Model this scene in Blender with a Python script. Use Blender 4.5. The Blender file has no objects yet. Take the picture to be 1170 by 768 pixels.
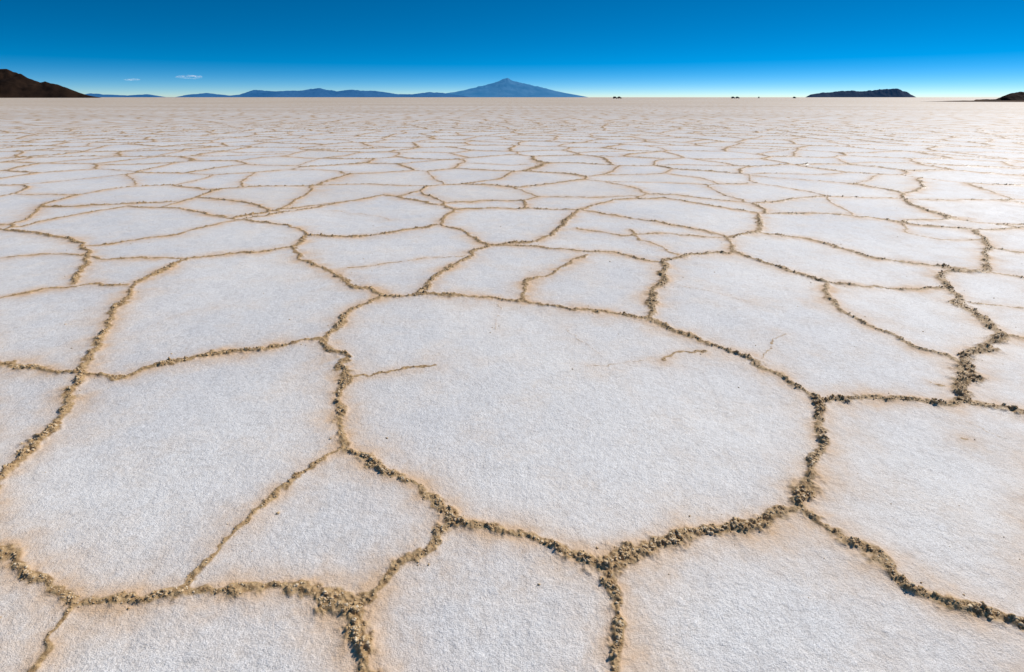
import bpy, math, time
import numpy as np
from mathutils import Vector
T0=time.time()
rng=np.random.default_rng(7)
scene=bpy.context.scene
# ------------------------------------------------------------------ camera
H=1.4; PITCH=math.radians(25.0); F=585.0
cp,sp=math.cos(PITCH),math.sin(PITCH)
cam=bpy.data.cameras.new("camera"); camo=bpy.data.objects.new("camera",cam)
scene.collection.objects.link(camo)
camo.location=(0,0,H); camo.rotation_euler=(math.pi/2-PITCH,0,0)
cam.lens=18; cam.sensor_width=36; cam.clip_start=0.05; cam.clip_end=300000
scene.camera=camo
scene.view_settings.view_transform='Standard'; scene.view_settings.look='None'; scene.view_settings.exposure=0
# survey helpers: photo measurement -> ground coordinates in metres
def G(px,py):
    v=(py-384)/F
    zc=H/(sp+v*cp)
    return ((px-585)/F*zc, zc*(cp-v*sp))
def FAR(px,py,D):
    v=(py-384)/F
    zc=D/(cp-v*sp)
    return ((px-585)/F*zc, H+zc*(-sp-v*cp))
# ------------------------------------------------------------------ noise
def hash2(ix,iy,seed):
    h=(ix.astype(np.int64)*374761393+iy.astype(np.int64)*668265263+seed*974634777)&0xFFFFFFFF
    h=((h^(h>>13))*1274126177)&0xFFFFFFFF
    h=(h^(h>>16))&0xFFFFFF
    return (h/float(0xFFFFFF)).astype(np.float32)
def vn(x,y,seed):
    xf=np.floor(x); yf=np.floor(y)
    fx=(x-xf).astype(np.float32); fy=(y-yf).astype(np.float32)
    fx=fx*fx*(3-2*fx); fy=fy*fy*(3-2*fy)
    a=hash2(xf,yf,seed); b=hash2(xf+1,yf,seed); c=hash2(xf,yf+1,seed); d=hash2(xf+1,yf+1,seed)
    return (a+(b-a)*fx+(c-a)*fy+(a-b-c+d)*fx*fy)*2-1
def fbm(x,y,seed,o=4):
    s=0;a=1;t=0
    for i in range(o):
        s=s+a*vn(x*2**i,y*2**i,seed+i*11); t+=a; a*=0.5
    return s/t
# ------------------------------------------------------------------ traced salt ridges (pixels of the survey photo)
E=[]
def e(w,*p): E.append((w,p))
# w = half width in cm
e(2.6,(-40,416),(0,418),(40,420),(88,427))
e(2.8,(88,427),(100,408),(108,385),(125,365),(145,345),(162,324),(190,308),(213,296))
e(3.6,(88,430),(72,462),(50,493),(20,528),(0,553),(-40,600))
e(2.8,(88,430),(130,430),(185,416),(250,405),(310,399),(345,393),(372,390))
e(3.0,(372,390),(386,374),(402,358),(425,346),(440,340))
e(3.0,(372,390),(385,410),(395,432),(388,460),(384,490),(390,517))
e(1.1,(395,431),(430,428),(470,425),(500,421))
e(1.7,(390,515),(360,535),(320,565),(290,590),(262,617),(242,643),(222,659))
e(2.6,(390,517),(420,532),(455,550),(485,562),(502,578),(513,602))
e(2.3,(513,602),(490,624),(465,646),(440,668),(418,690))
e(2.5,(513,602),(545,608),(590,620),(622,632),(650,643),(692,655))
e(2.2,(418,690),(380,682),(340,670),(300,664),(260,660),(222,659))
e(2.5,(418,690),(424,715),(430,740),(436,768),(445,900))
e(2.3,(222,659),(190,667),(150,673),(120,681),(90,686))
e(2.3,(90,686),(60,668),(30,655),(0,646),(-40,636))
e(1.4,(90,686),(75,712),(50,742),(25,768),(-40,830))
e(3.0,(692,655),(700,690),(704,730),(706,768),(706,900))
e(3.0,(692,655),(730,641),(765,626),(800,612),(845,603),(885,596),(913,583))
e(3.8,(913,583),(927,552),(935,520),(938,490),(939,464))
e(2.8,(913,583),(940,600),(980,625),(1012,648),(1045,668),(1080,688),(1120,702),(1170,716),(1215,728))
e(3.3,(939,464),(915,448),(890,431),(858,414),(830,400),(800,388),(768,376),(735,362))
e(2.6,(939,464),(970,462),(1010,458),(1050,462),(1080,467),(1107,463))
e(3.2,(1107,463),(1140,468),(1170,473),(1215,480))
e(4.2,(1107,463),(1098,440),(1102,422),(1120,400),(1147,381))
e(3.8,(1147,381),(1120,362),(1100,348),(1078,327))
e(2.0,(1147,381),(1170,386),(1215,394))
e(3.8,(1078,327),(1072,318),(1085,311),(1130,312))
e(2.6,(1130,312),(1170,319),(1215,327))
e(1.5,(1105,345),(1140,350),(1170,352),(1215,355))
e(2.6,(1078,327),(1030,328),(990,326),(946,323))
e(3.3,(946,323),(890,305),(838,288))
e(2.6,(946,323),(945,343),(970,362),(1010,378),(1050,398),(1092,413),(1102,422))
e(2.6,(735,362),(690,357),(640,350),(600,345),(540,342),(485,338),(440,340))
e(3.4,(735,362),(748,338),(755,320),(754,300))
e(2.3,(754,300),(700,290),(650,287),(605,281),(560,280))
e(3.0,(754,300),(800,291),(838,288))
e(1.6,(775,292),(752,281),(730,276),(722,264))
e(2.4,(440,340),(400,322),(370,308),(345,298),(335,282))
e(3.0,(478,337),(490,323),(515,305),(540,288),(560,280))
e(2.2,(600,345),(602,325),(640,308),(668,293))
e(1.0,(395,308),(450,301),(500,295),(528,291))
e(2.6,(335,282),(290,288),(250,291),(213,296))
e(3.0,(335,282),(354,271),(400,271),(450,266),(503,258))
e(2.6,(354,271),(340,261),(312,255),(275,252))
e(2.6,(503,258),(530,264),(560,280))
e(2.0,(150,328),(100,325),(50,333),(0,343),(-40,350))
e(1.8,(213,296),(170,295),(120,296),(103,292))
e(3.2,(103,292),(98,278),(70,272),(30,265),(0,262),(-40,268))
e(3.2,(103,292),(98,308),(88,324))
e(1.6,(103,292),(50,290),(0,295),(-40,299))
e(2.0,(98,280),(130,277),(200,268),(275,252))
e(2.4,(503,258),(520,240))
e(3.2,(660,240),(642,260),(612,276),(560,280))
e(2.8,(700,246),(760,256),(833,270),(838,288))
e(2.4,(660,240),(700,246))
e(2.0,(660,262),(710,270),(760,268),(833,272))
e(3.4,(868,245),(868,264),(838,272))
e(2.8,(868,266),(920,272),(965,286),(1010,296),(1060,303),(1130,312))
e(3.6,(1112,265),(1132,284),(1122,298),(1130,312))
e(2.4,(1132,286),(1170,290),(1215,293))
e(1.5,(1030,256),(1040,266),(1080,275),(1120,274))
# fine cracks
e(0.45,(680,419),(720,414),(760,409)); e(1.3,(755,411),(775,403),(803,401))
e(0.6,(866,412),(878,396),(900,385)); e(0.45,(575,348),(572,362),(568,376))
e(0.5,(775,328),(815,335),(860,346)); e(0.4,(640,375),(660,390),(690,405))
e(0.4,(1085,478),(1120,492),(1168,515)); e(0.9,(1062,437),(1078,443)); e(0.8,(1105,505),(1112,508))
e(0.4,(150,380),(200,360),(235,352)); e(0.35,(330,232),(300,243),(262,246)); e(0.6,(380,240),(430,246),(445,252))
TOP=[(-40,268),(0,262),(40,255),(90,245),(145,236),(200,239),(275,252),(345,240),(410,228),(440,222),(480,231),(520,240),(572,238),(620,240),(660,240),(700,229),(760,226),(830,238),(868,244),(930,243),(1000,250),(1050,258),(1112,264),(1170,262),(1215,262)]
e(2.7,*TOP)
e(2.2,(1215,262),(1215,480),(1215,728),(1215,900)); e(2.2,(-40,268),(-40,600),(-40,900)); e(2.2,(-40,900),(445,900),(706,900),(1215,900))
# ------------------------------------------------------------------ ground grid (polar sheet)
dense=np.arange(-62,62.0001,0.1)
coarse=np.concatenate([np.arange(63,180,1.5)])
th=np.radians(np.concatenate([-coarse[::-1],dense,coarse])).astype(np.float64)
r1=np.geomspace(0.05,0.7,40)[:-1]
r2=np.geomspace(0.7,42,1400)
r3=np.geomspace(42,90000,160)[1:]
rr=np.concatenate([r1,r2,r3])
NR,NT=len(rr),len(th)
R,TH=np.meshgrid(rr,th,indexing='ij')
X=(R*np.sin(TH)); Y=(R*np.cos(TH))
NN=NR-len(r3)                     # rings with modelled relief
x=X[:NN]; y=Y[:NN]; r=R[:NN]
wx=x+0.040*vn(x*2.3,y*2.3,1)+0.030*vn(x*7,y*7,2)+0.014*vn(x*23,y*23,3)+0.007*vn(x*60,y*60,4)
wy=y+0.040*vn(x*2.3,y*2.3,5)+0.030*vn(x*7,y*7,6)+0.014*vn(x*23,y*23,7)+0.007*vn(x*60,y*60,8)
nw=0.86+0.30*vn(x*7,y*7,9)+0.28*vn(x*28,y*28,10)+0.2*vn(x*70,y*70,11)
nw=np.clip(nw,0.25,1.8)
core=np.zeros(x.shape,np.float32); hgt=np.zeros(x.shape,np.float32); stain=np.zeros(x.shape,np.float32)
# traced region
TR=[G(*p) for p in TOP]+[G(1215,480),G(1215,728),G(1215,900),G(706,900),G(445,900),G(-40,900),G(-40,600)]
inside=np.zeros(x.shape,bool)
for i in range(len(TR)):
    ax,ay=TR[i]; bx,by=TR[(i+1)%len(TR)]
    if ay==by: continue
    c=((ay>wy)!=(by>wy))&(wx<(bx-ax)*(wy-ay)/(by-ay)+ax)
    inside^=c
MARG=0.5
for w,pts in E:
    w=w/100.0
    P=[G(*p) for p in pts]
    for (ax,ay),(bx,by) in zip(P[:-1],P[1:]):
        t=np.linspace(0,1,17); sx=ax+(bx-ax)*t; sy=ay+(by-ay)*t
        sr=np.hypot(sx,sy); st=np.arctan2(sx,sy)
        i0,i1=np.searchsorted(rr,[max(sr.min()-MARG,0.05),sr.max()+MARG]); i1=min(i1,NN)
        ma=MARG/max(sr.min(),0.3)
        j0,j1=np.searchsorted(th,[st.min()-ma,st.max()+ma])
        if i0>=i1 or j0>=j1: continue
        qx=wx[i0:i1,j0:j1]-ax; qy=wy[i0:i1,j0:j1]-ay
        L2=(bx-ax)**2+(by-ay)**2+1e-9
        u=np.clip((qx*(bx-ax)+qy*(by-ay))/L2,0,1)
        d=np.hypot(qx-u*(bx-ax),qy-u*(by-ay))
        ww=w*nw[i0:i1,j0:j1]
        c=np.exp(-(d/ww)**2)
        core[i0:i1,j0:j1]=np.maximum(core[i0:i1,j0:j1],c*min(1,w/0.009))
        hgt[i0:i1,j0:j1]=np.maximum(hgt[i0:i1,j0:j1],c*w*nw[i0:i1,j0:j1]*0.60)
        stain[i0:i1,j0:j1]=np.maximum(stain[i0:i1,j0:j1],np.exp(-d/0.085)*min(1,w/0.022))
# polygons beyond the traced area
idx=np.where(~inside & (r>0.3))
px_=wx[idx].astype(np.float32)+0.32*vn(x[idx]*0.8,y[idx]*0.8,31); py_=wy[idx].astype(np.float32)+0.32*vn(x[idx]*0.8,y[idx]*0.8,32)
S=1.55
gx=np.floor(px_/S); gy=np.floor(py_/S)
best=np.full(px_.shape,1e9,np.float32); bxs=np.zeros_like(px_); bys=np.zeros_like(px_)
def site(cx,cy): return (cx+0.5+0.85*(hash2(cx,cy,41)-0.5))*S,(cy+0.5+0.85*(hash2(cx,cy,42)-0.5))*S
sites={}
for a in(-1,0,1):
    for b in(-1,0,1):
        sx,sy=site(gx+a,gy+b); sites[(a,b)]=(sx,sy)
        d=(sx-px_)**2+(sy-py_)**2
        m=d<best; best[m]=d[m]; bxs[m]=sx[m]; bys[m]=sy[m]
ed=np.full(px_.shape,1e9,np.float32); eid=np.zeros_like(px_)
for (a,b),(sx,sy) in sites.items():
    dx=sx-bxs; dy=sy-bys; L=np.sqrt(dx*dx+dy*dy)
    ok=L>1e-3; L=np.where(ok,L,1)
    d=((0.5*(sx+bxs)-px_)*dx+(0.5*(sy+bys)-py_)*dy)/L
    d=np.where(ok,d,1e9); m=d<ed; ed[m]=d[m]
    s=np.mod((sx+bxs)*12.9898+(sy+bys)*78.233,1.0); eid[m]=s[m]
w=(0.015+0.026*eid)*(1+np.clip((r[idx]-10)/30,0,.6))
c=np.exp(-(ed/(w*nw[idx]))**2)
core[idx]=np.maximum(core[idx],c); hgt[idx]=np.maximum(hgt[idx],c*w*nw[idx]*0.7)
stain[idx]=np.maximum(stain[idx],np.exp(-ed/0.11)*np.clip(w/0.025,0,1))
tone=np.full(x.shape,0.5,np.float32); tone[idx]=np.mod(bxs*7.31+bys*3.77,1.0)   # each plate a little different
print("net",time.time()-T0)
near=np.clip((14-r)/8,0,1).astype(np.float32)
lump=0.6+0.45*vn(x*45,y*45,51)+0.4*vn(x*110,y*110,52)*near
z=hgt*np.clip(lump,0.1,1.6)
z+=stain*0.004*(1+vn(x*15,y*15,53))                      # plates curl up a little
z+=0.018*fbm(x*0.9,y*0.9,60,3)+0.0016*vn(x*12,y*12,61)+0.0006*vn(x*50,y*50,62)*near+0.0004*vn(x*130,y*130,63)*np.clip((5-r)/3,0,1)
fade=np.clip((42-r)/8,0,1)
z=(z*fade).astype(np.float32)
Z=np.zeros(R.shape,np.float32); Z[:NN]=z
CO=np.zeros(R.shape,np.float32); CO[:NN]=core
ST=np.zeros(R.shape,np.float32); ST[:NN]=stain
TO=np.full(R.shape,.5,np.float32); TO[:NN]=tone
co=np.stack([X,Y,Z],-1).reshape(-1,3).astype(np.float32)
ii,jj=np.meshgrid(np.arange(NR-1),np.arange(NT),indexing='ij')
j2=(jj+1)%NT
quads=np.stack([ii*NT+jj,ii*NT+j2,(ii+1)*NT+j2,(ii+1)*NT+jj],-1).reshape(-1,4)[:, ::-1].astype(np.int32)
def mk(name,co,faces,mat,smooth=True,link=True):
    me=bpy.data.meshes.new(name); k=faces.shape[1]
    me.vertices.add(len(co)); me.vertices.foreach_set("co",np.ascontiguousarray(co,dtype=np.float32).ravel())
    me.loops.add(faces.size); me.loops.foreach_set("vertex_index",np.ascontiguousarray(faces,dtype=np.int32).ravel())
    me.polygons.add(len(faces)); me.polygons.foreach_set("loop_start",np.arange(0,faces.size,k,dtype=np.int32))
    me.polygons.foreach_set("loop_total",np.full(len(faces),k,dtype=np.int32))
    me.polygons.foreach_set("use_smooth",np.full(len(faces),smooth,dtype=bool))
    me.update(calc_edges=True); me.materials.append(mat)
    o=bpy.data.objects.new(name,me); scene.collection.objects.link(o); return o
# ------------------------------------------------------------------ material helpers
class N:
    def __init__(s,mat): s.t=mat.node_tree; s.n=s.t.nodes
    def new(s,k,**kw):
        nd=s.n.new(k)
        for a,b in kw.items(): setattr(nd,a,b)
        return nd
    def l(s,a,b): s.t.links.new(a,b)
    def noise(s,vec,scale,detail=4,rough=.55):
        nd=s.new('ShaderNodeTexNoise'); nd.inputs['Scale'].default_value=scale; nd.inputs['Detail'].default_value=detail; nd.inputs['Roughness'].default_value=rough
        s.l(vec,nd.inputs['Vector']); return nd.outputs['Fac']
    def mr(s,v,a,b,c=0,d=1):
        nd=s.new('ShaderNodeMapRange'); s.l(v,nd.inputs[0])
        for i,q in enumerate((a,b,c,d)): nd.inputs[i+1].default_value=q
        return nd.outputs[0]
    def m(s,op,a,b=None):
        nd=s.new('ShaderNodeMath',operation=op)
        for i,q in enumerate((a,b)):
            if q is None: continue
            if isinstance(q,(int,float)): nd.inputs[i].default_value=q
            else: s.l(q,nd.inputs[i])
        return nd.outputs[0]
    def mix(s,f,a,b,blend='MIX'):
        nd=s.new('ShaderNodeMix',data_type='RGBA',blend_type=blend)
        for i,q in ((0,f),(6,a),(7,b)):
            if isinstance(q,(int,float)): nd.inputs[i].default_value=q
            elif isinstance(q,tuple): nd.inputs[i].default_value=(*q,1)
            else: s.l(q,nd.inputs[i])
        return nd.outputs[2]
def newmat(name):
    m=bpy.data.materials.new(name); m.use_nodes=True
    n=N(m); return m,n,m.node_tree.nodes['Principled BSDF']
# salt flat
salt,n,b=newmat("salt_crust")
pos=n.new('ShaderNodeNewGeometry').outputs['Position']
ac=n.new('ShaderNodeAttribute',attribute_name='ridge').outputs['Fac']
as_=n.new('ShaderNodeAttribute',attribute_name='stain').outputs['Fac']
at=n.new('ShaderNodeAttribute',attribute_name='tone').outputs['Fac']
ln=n.new('ShaderNodeVectorMath',operation='LENGTH'); n.l(pos,ln.inputs[0]); dist=ln.outputs['Value']
far=n.mr(dist,30,41)
wn=n.new('ShaderNodeTexNoise'); wn.inputs['Scale'].default_value=0.6; wn.inputs['Detail'].default_value=5; n.l(pos,wn.inputs['Vector'])
wa=n.new('ShaderNodeVectorMath',operation='MULTIPLY_ADD'); n.l(wn.outputs['Color'],wa.inputs[0]); wa.inputs[1].default_value=(0.8,0.8,0); n.l(pos,wa.inputs[2])
vo=n.new('ShaderNodeTexVoronoi',feature='DISTANCE_TO_EDGE',voronoi_dimensions='2D'); vo.inputs['Scale'].default_value=0.55; vo.inputs['Randomness'].default_value=0.85; n.l(wa.outputs[0],vo.inputs['Vector'])
vl=n.mr(vo.outputs['Distance'],0.022,0.065,1,0); vs=n.mr(vo.outputs['Distance'],0.0,0.22,0.9,0)  # far ridges lie flat: brown salt and shaded sides both put into colour
def fmix(f,a,b_):
    nd=n.new('ShaderNodeMix',data_type='FLOAT'); n.l(f,nd.inputs[0]); n.l(a,nd.inputs[2]); n.l(b_,nd.inputs[3]); return nd.outputs[0]
C=fmix(far,ac,vl); SS=fmix(far,as_,vs)
n1=n.noise(pos,0.55,5); n2=n.noise(pos,3.5,6,.62); n3=n.noise(pos,38,4,.65); n4=n.noise(pos,300,2,.6); n5=n.noise(pos,11,5,.65)
base=n.mix(n.mr(n1,.38,.62),(0.65,0.638,0.63),(0.80,0.762,0.712))
base=n.mix(n.mr(at,.5,1,0,.35),base,(0.70,0.60,0.48))
base=n.mix(n.mr(n2,.48,.74,0,.6),base,(0.76,0.63,0.505))
base=n.mix(n.mr(n5,.48,.7,0,.45),base,(0.54,0.505,0.475))
base=n.mix(n.mr(n3,.40,.70,0,.55),base,(0.90,0.89,0.875))
base=n.mix(n.mr(n3,.28,.45,.3,0),base,(0.50,0.465,0.43))
base=n.mix(n.mr(n4,.34,.53,.65,0),base,(0.37,0.345,0.325))
base=n.mix(n.mr(n4,.60,.70,0,.75),base,(0.95,0.95,0.945))
sm=n.m('MULTIPLY',SS,n.mr(n2,.3,.68,.35,1.6))
base=n.mix(n.m('MINIMUM',sm,0.85),base,(0.64,0.42,0.24))
cc=n.mr(n.m('ADD',C,n.m('MULTIPLY',n.m('SUBTRACT',n3,0.5),0.7)),0.18,0.6)
rc=n.mix(n.mr(n.noise(pos,60,3),.35,.65),(0.27,0.16,0.068),(0.52,0.355,0.18))
base=n.mix(cc,base,rc)
hz=n.mr(dist,15,150,0,.55)  # tan far crust and brown haze, both put into colour by distance
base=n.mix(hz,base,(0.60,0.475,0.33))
# broad bands of dustier crust in the distance
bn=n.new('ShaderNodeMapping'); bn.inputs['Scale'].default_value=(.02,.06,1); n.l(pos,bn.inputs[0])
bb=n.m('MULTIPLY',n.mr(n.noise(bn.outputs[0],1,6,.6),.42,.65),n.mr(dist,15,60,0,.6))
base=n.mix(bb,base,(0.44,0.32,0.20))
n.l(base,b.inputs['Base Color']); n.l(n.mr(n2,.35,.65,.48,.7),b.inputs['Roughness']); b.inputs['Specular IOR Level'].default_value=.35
hh=n.m('ADD',n.m('MULTIPLY',n4,0.45),n.m('ADD',n3,n.m('MULTIPLY',n.noise(pos,110,3),.65)))
bf=n.mr(dist,2,18,1,0.25)
bp=n.new('ShaderNodeBump'); bp.inputs['Distance'].default_value=0.0046; n.l(hh,bp.inputs['Height']); n.l(bf,bp.inputs['Strength']); n.l(bp.outputs[0],b.inputs['Normal'])
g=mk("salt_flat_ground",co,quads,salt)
for nm,arr in(("ridge",CO),("stain",ST),("tone",TO)):
    a=g.data.attributes.new(nm,'FLOAT','POINT'); a.data.foreach_set("value",arr.ravel())
print("ground",time.time()-T0,len(co))
# ------------------------------------------------------------------ crumbly salt clods
clod,n,b=newmat("crumbly_salt")
pos=n.new('ShaderNodeNewGeometry').outputs['Position']
c1=n.mix(n.mr(n.noise(pos,30,3),.35,.65),(0.38,0.235,0.105),(0.64,0.45,0.245))
c1=n.mix(n.mr(n.noise(pos,90,3),.46,.65,0,.75),c1,(0.84,0.72,0.54))
n.l(c1,b.inputs['Base Color']); b.inputs['Roughness'].default_value=.8; b.inputs['Specular IOR Level'].default_value=.2
bp=n.new('ShaderNodeBump'); bp.inputs['Distance'].default_value=0.002; bp.inputs['Strength'].default_value=.8; n.l(n.noise(pos,400,3),bp.inputs['Height']); n.l(bp.outputs[0],b.inputs['Normal'])
import bmesh
def ico(sub):
    bm=bmesh.new(); bmesh.ops.create_icosphere(bm,subdivisions=sub,radius=1)
    v=np.array([q.co[:] for q in bm.verts]); f=np.array([[q.index for q in p.verts] for p in bm.faces]); bm.free(); return v,f
def scatter(sel_i,sel_j,size,sub,sink=.05):
    v,f=ico(sub); K=len(sel_i)
    temps=[]
    for k in range(12):
        d=v*(1+0.32*rng.standard_normal((len(v),1))*0.9); d=d*rng.uniform(.55,1.2,3); temps.append(d)
    temps=np.array(temps)[rng.integers(0,12,K)]
    a=rng.uniform(0,6.283,K); ca,sa=np.cos(a)[:,None],np.sin(a)[:,None]
    tx=temps[...,0]*ca-temps[...,1]*sa; ty=temps[...,0]*sa+temps[...,1]*ca; tz=temps[...,2]
    t=rng.uniform(-.9,.9,K); ca,sa=np.cos(t)[:,None],np.sin(t)[:,None]
    tx,tz=tx*ca-tz*sa, tx*sa+tz*ca
    P=np.stack([tx,ty,tz*.8],-1)*size[:,None,None]
    c=np.stack([x[sel_i,sel_j]+rng.normal(0,.002,K),y[sel_i,sel_j]+rng.normal(0,.002,K),z[sel_i,sel_j]+size*sink],-1)
    P+=c[:,None,:]
    Fc=(f[None]+np.arange(K)[:,None,None]*len(v)).reshape(-1,3)
    return P.reshape(-1,3),Fc
area=(np.gradient(rr[:NN])[:,None]*rr[:NN][:,None]*np.gradient(th)[None,:])
clump=np.clip(0.8+0.7*vn(x*5,y*5,71)+0.5*vn(x*18,y*18,72),0.1,2)
dens=core**2.4*(core>.2)*np.clip(hgt/0.010,0.05,1.3)*clump*22000/np.maximum(1,r/2.6)**2
front=(np.abs(TH[:NN])<math.radians(62))
prob=dens*area*front*(r<14)
pick=rng.random(prob.shape)<prob
si,sj=np.where(pick); rs=r[si,sj]
size=(0.0016+0.0052*rng.random(len(si))**3)*np.clip(hgt[si,sj]/0.014,.6,1.25)*np.maximum(1,rs/3.5)**.35
nearm=rs<4.0
print("clods",len(si),nearm.sum())
v1,f1=scatter(si[nearm],sj[nearm],size[nearm],2)
v2,f2=scatter(si[~nearm],sj[~nearm],size[~nearm],1)
mk("salt_ridges",np.concatenate([v1,v2]),np.concatenate([f1,f2+len(v1)]),clod)
# loose crumbs lying on the plates
prob=area*front*(r<9)*(r>.8)*(8+90*stain)*(core<.2)
pi_,pj=np.where(rng.random(prob.shape)<prob)
size=0.0010+0.0045*rng.random(len(pi_))**5
v3,f3=scatter(pi_,pj,size,2,.2)
mk("salt_crumbs",v3,f3,clod)
print("crumbs",len(pi_))
# ------------------------------------------------------------------ hills and mountains
def rockmat(name,c1,c2,scale,haze=None):
    m,n,b=newmat(name)
    tc=n.new('ShaderNodeTexCoord').outputs['Object']
    c=n.mix(n.mr(n.noise(tc,scale,8,.65),.35,.65),c1,c2)
    n.l(c,b.inputs['Base Color']); b.inputs['Roughness'].default_value=.95; b.inputs['Specular IOR Level'].default_value=.05
    if haze: b.inputs['Emission Color'].default_value=(*haze,1); b.inputs['Emission Strength'].default_value=1  # light scattered by the air, put in as a glow of the rock
    return m
def terrain(name,prof,D,depth,mat,nx=300,ny=60,amp=.3,fs=8,seed=1):
    pr=[FAR(a,b_,D) for a,b_ in prof]
    xs=np.array([p[0] for p in pr]); zs=np.maximum(np.array([p[1] for p in pr]),0)
    gx=np.linspace(xs[0],xs[-1],nx); ph=np.interp(gx,xs,zs)
    t=np.linspace(-1,1,ny)
    XX,TT=np.meshgrid(gx,t,indexing='ij')
    L=xs[-1]-xs[0]
    taper=np.clip((ph/max(zs.max(),1e-6))[:,None]*2.2,0.12,1)
    YY=D+TT*depth*taper
    sc=fs/L
    q=1-np.abs(fbm(XX*sc,YY*sc*1.2,seed,5))
    q2=1-np.abs(fbm(XX*sc*3,YY*sc*1.5,seed+50,4))
    cross=np.clip(1-np.abs(TT)**1.15,0,1)
    fac=cross*(1-amp*(1-q*.7-q2*.3)*(1.0+1.2*np.abs(TT)))
    ZZ=ph[:,None]*np.clip(fac,0,1.2)*1.03
    ZZ=ZZ-0.004*abs(zs.max())
    co=np.stack([XX,YY,ZZ],-1).reshape(-1,3)
    i,j=np.meshgrid(np.arange(nx-1),np.arange(ny-1),indexing='ij')
    f=np.stack([i*ny+j,(i+1)*ny+j,(i+1)*ny+j+1,i*ny+j+1],-1).reshape(-1,4)
    return mk(name,co,f,mat,smooth=True)
blue=rockmat("hazy_mountain_rock",(0.01,0.045,0.10),(0.03,0.08,0.15),0.0006,(0.010,0.075,0.205))  # blue of the air painted into base colour and glow
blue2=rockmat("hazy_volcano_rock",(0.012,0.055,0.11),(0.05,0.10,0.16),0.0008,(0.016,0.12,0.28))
isl=rockmat("hazy_island_rock",(0.012,0.018,0.03),(0.03,0.033,0.045),0.003,(0.004,0.020,0.055))  # island rock with a weaker air haze added as glow
brown=rockmat("dark_brown_hillside",(0.012,0.007,0.005),(0.045,0.025,0.015),0.02,None)
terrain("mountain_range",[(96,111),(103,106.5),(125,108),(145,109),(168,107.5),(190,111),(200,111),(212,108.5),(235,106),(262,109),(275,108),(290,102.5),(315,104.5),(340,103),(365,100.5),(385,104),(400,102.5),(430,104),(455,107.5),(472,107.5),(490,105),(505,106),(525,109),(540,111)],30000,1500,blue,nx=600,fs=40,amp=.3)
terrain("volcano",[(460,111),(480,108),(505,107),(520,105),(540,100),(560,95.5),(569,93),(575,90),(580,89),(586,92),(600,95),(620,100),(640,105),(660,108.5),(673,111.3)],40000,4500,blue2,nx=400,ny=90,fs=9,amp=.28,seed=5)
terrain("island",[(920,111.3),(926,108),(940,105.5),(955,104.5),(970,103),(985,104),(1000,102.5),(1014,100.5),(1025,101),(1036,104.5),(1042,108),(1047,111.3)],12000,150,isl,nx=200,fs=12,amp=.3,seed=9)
terrain("hill",[(-500,60),(-300,40),(-150,55),(-60,65),(0,78),(12,80),(25,84),(45,92),(62,95),(76,99),(90,105),(103,109),(116,111.5)],1500,90,brown,nx=500,ny=140,fs=16,amp=.4,seed=13)
terrain("rocky_shore",[(1115,113.7),(1130,113.2),(1142,112.8),(1147,109),(1155,106.5),(1170,104),(1200,100),(1300,96),(1500,94),(1700,111)],230,7,brown,nx=700,ny=60,fs=40,amp=.5,seed=21)
# dark damp soil at the foot of the shore, a low bank rising to the right
nxs,nys=160,30
sx0=FAR(1088,111,190)[0]; sx1=FAR(1500,111,190)[0]
gu,gv=np.meshgrid(np.linspace(0,1,nxs),np.linspace(-1,1,nys),indexing='ij')
gX=sx0+(sx1-sx0)*gu; wid=gu**.5*75*(1+.2*vn(gX*.15,gX*0,5))
gY=205+gv*wid*.6-wid*.4
gZ=(1-gv**2)*(0.25+0.35*gu)*(1+.5*vn(gX*.4,gY*.3,6))*np.clip(gu*12,0,1)-0.003
i,j=np.meshgrid(np.arange(nxs-1),np.arange(nys-1),indexing='ij')
f=np.stack([i*nys+j,(i+1)*nys+j,(i+1)*nys+j+1,i*nys+j+1],-1).reshape(-1,4)
soil=rockmat("damp_soil",(0.04,0.022,0.013),(0.16,0.10,0.06),0.12)
mk("shore_soil",np.stack([gX,gY,gZ],-1).reshape(-1,3),f,soil)
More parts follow.
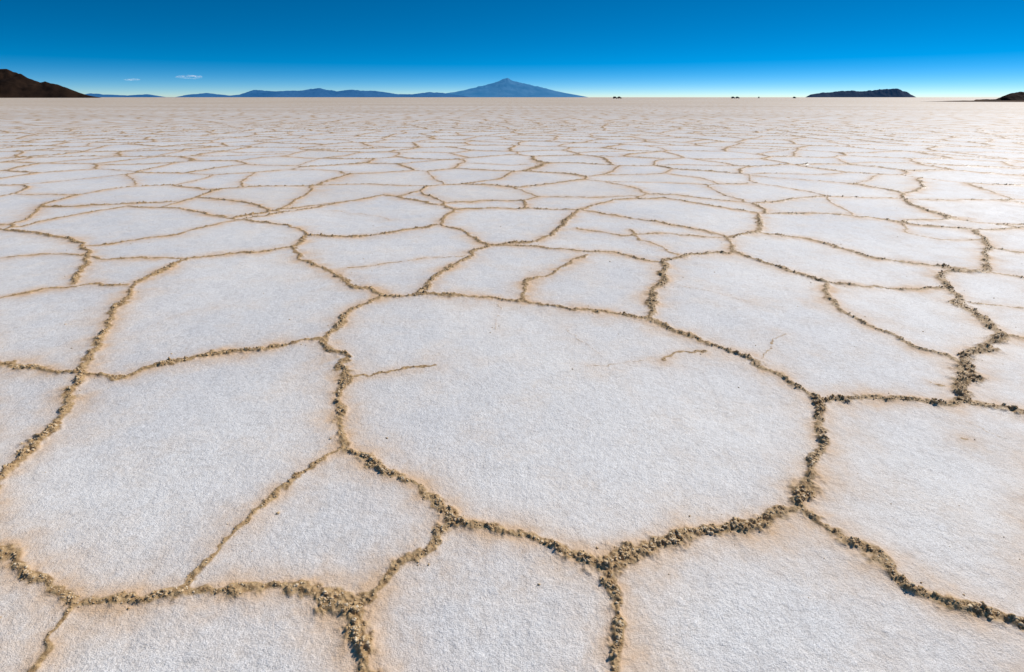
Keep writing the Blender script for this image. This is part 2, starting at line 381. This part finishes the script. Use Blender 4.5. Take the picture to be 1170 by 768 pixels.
# ------------------------------------------------------------------ off-road cars far out on the flat
def simple(name,c,rough=.4,metal=0):
    m,n,b=newmat(name); tc=n.new('ShaderNodeTexCoord').outputs['Object']
    n.l(n.mix(n.noise(tc,3,3),tuple(q*.85 for q in c),c),b.inputs['Base Color']); b.inputs['Roughness'].default_value=rough; b.inputs['Metallic'].default_value=metal; return m
glass=simple("window_glass",(.02,.025,.03),.1); rub=simple("tyre_rubber",(.02,.02,.02),.9)
def car(px,D,rot,col):
    X0,_=FAR(px,111,D)
    em=bpy.data.objects.new("off_road_car",None); scene.collection.objects.link(em); em.location=(X0,D,0); em.rotation_euler=(0,0,rot)
    paint=simple("car_paint",col,.35)
    def part(nm,prof,hw,mat,inset=0):
        bm=bmesh.new(); L=[];Rr=[]
        zt=max(p[1] for p in prof)
        for (a,zz) in prof:
            k=hw-(inset if zz>=zt-0.05 else 0); L.append(bm.verts.new((a,-k,zz))); Rr.append(bm.verts.new((a,k,zz)))
        bm.faces.new(L); bm.faces.new(Rr[::-1])
        for i in range(len(prof)): bm.faces.new((L[i],Rr[i],Rr[(i+1)%len(prof)],L[(i+1)%len(prof)]))
        bmesh.ops.recalc_face_normals(bm,faces=bm.faces)
        bmesh.ops.bevel(bm,geom=bm.edges[:],offset=.04,segments=2,affect='EDGES')
        me=bpy.data.meshes.new(nm); bm.to_mesh(me); bm.free(); me.materials.append(mat); o=bpy.data.objects.new(nm,me); scene.collection.objects.link(o); o.parent=em
    part("body",[(-2.4,.45),(2.4,.45),(2.4,1.0),(1.2,1.15),(-2.4,1.15)],.92,paint)
    part("cabin",[(-2.3,1.12),(1.15,1.12),(.5,1.85),(-2.2,1.85)],.86,glass,.12)
    part("roof",[(-2.2,1.84),(.5,1.84),(.45,1.93),(-2.15,1.93)],.78,paint)
    part("roof_rack",[(-1.9,1.95),(.1,1.95),(.1,2.15),(-1.9,2.15)],.6,rub)
    for a in(-1.5,1.5):
        for s in(-.85,.85):
            bm=bmesh.new(); bmesh.ops.create_cone(bm,cap_ends=True,segments=20,radius1=.42,radius2=.42,depth=.28)
            me=bpy.data.meshes.new("wheel"); bm.to_mesh(me); bm.free(); me.materials.append(rub)
            o=bpy.data.objects.new("wheel",me); scene.collection.objects.link(o); o.parent=em; o.location=(a,s,.42); o.rotation_euler=(math.pi/2,0,0)
car(703,620,.2,(.12,.05,.03)); car(708,640,.4,(.3,.12,.05)); car(838,700,.1,(.08,.08,.1)); car(843,720,.1,(.08,.08,.1)); car(867,800,1.2,(.1,.1,.1)); car(908,800,.3,(.1,.1,.1))
# ------------------------------------------------------------------ wisps of cloud
cm=bpy.data.materials.new("thin_cloud"); cm.use_nodes=True; n=N(cm); nt=cm.node_tree; out=nt.nodes['Material Output']; nt.nodes.remove(nt.nodes['Principled BSDF'])
tc=n.new('ShaderNodeTexCoord').outputs['Object']
mp=n.new('ShaderNodeMapping'); mp.inputs['Scale'].default_value=(.004,.004,.014); n.l(tc,mp.inputs[0])
fa=n.mr(n.noise(mp.outputs[0],1,6,.65),.44,.75,0,.3)
tr=n.new('ShaderNodeBsdfTransparent'); em_=n.new('ShaderNodeBsdfTranslucent'); em_.inputs[0].default_value=(.8,.8,.8,1); df=n.new('ShaderNodeBsdfDiffuse'); df.inputs[0].default_value=(.8,.8,.8,1)
ad=n.new('ShaderNodeAddShader'); n.l(em_.outputs[0],ad.inputs[0]); n.l(df.outputs[0],ad.inputs[1])
mx=n.new('ShaderNodeMixShader'); n.l(fa,mx.inputs[0]); n.l(tr.outputs[0],mx.inputs[1]); n.l(ad.outputs[0],mx.inputs[2]); n.l(mx.outputs[0],out.inputs['Surface'])
for px,py,wpx,hpx in((217,88,14,1.8),(151,91,8,1.0)):
    D=25000; X0,Z0=FAR(px,py,D); v,f=ico(4); k=D/645
    bumpv=1+0.35*fbm(v[:,0]*3+px,v[:,2]*3+v[:,1]*2,77,3)[:,None]
    o=mk("cloud",v*bumpv*np.array([wpx*k,wpx*k*.5,hpx*k]),f,cm); o.location=(X0,D,Z0)
# ------------------------------------------------------------------ sun and sky
EL,AZ=math.radians(44),math.radians(50)
s=Vector((math.sin(AZ)*math.cos(EL),math.cos(AZ)*math.cos(EL),math.sin(EL)))
sl=bpy.data.lights.new("sun",'SUN'); sl.energy=4.4; sl.angle=math.radians(.5); sl.color=(1,.955,.9)
so=bpy.data.objects.new("sun",sl); scene.collection.objects.link(so); so.rotation_euler=s.to_track_quat('Z','Y').to_euler(); so.location=(0,0,50)
wd=bpy.data.worlds.new("World"); scene.world=wd; wd.use_nodes=True; n=N(wd); bg=wd.node_tree.nodes['Background']
tc=n.new('ShaderNodeTexCoord').outputs['Generated']
vm=n.new('ShaderNodeVectorMath',operation='MULTIPLY_ADD'); n.l(tc,vm.inputs[0]); vm.inputs[1].default_value=(1,1,3.3); vm.inputs[2].default_value=(0,0,.008)
sky=n.new('ShaderNodeTexSky'); sky.sky_type='NISHITA'; sky.sun_disc=False; sky.sun_elevation=EL; sky.sun_rotation=AZ
sky.altitude=3660; sky.air_density=1.15; sky.dust_density=0.45; sky.ozone_density=5
n.l(vm.outputs[0],sky.inputs[0])
hs=n.new('ShaderNodeHueSaturation'); hs.inputs['Saturation'].default_value=1.42; hs.inputs['Hue'].default_value=.49; n.l(sky.outputs[0],hs.inputs['Color'])
n.l(hs.outputs[0],bg.inputs['Color']); bg.inputs['Strength'].default_value=.105
print("done",time.time()-T0)
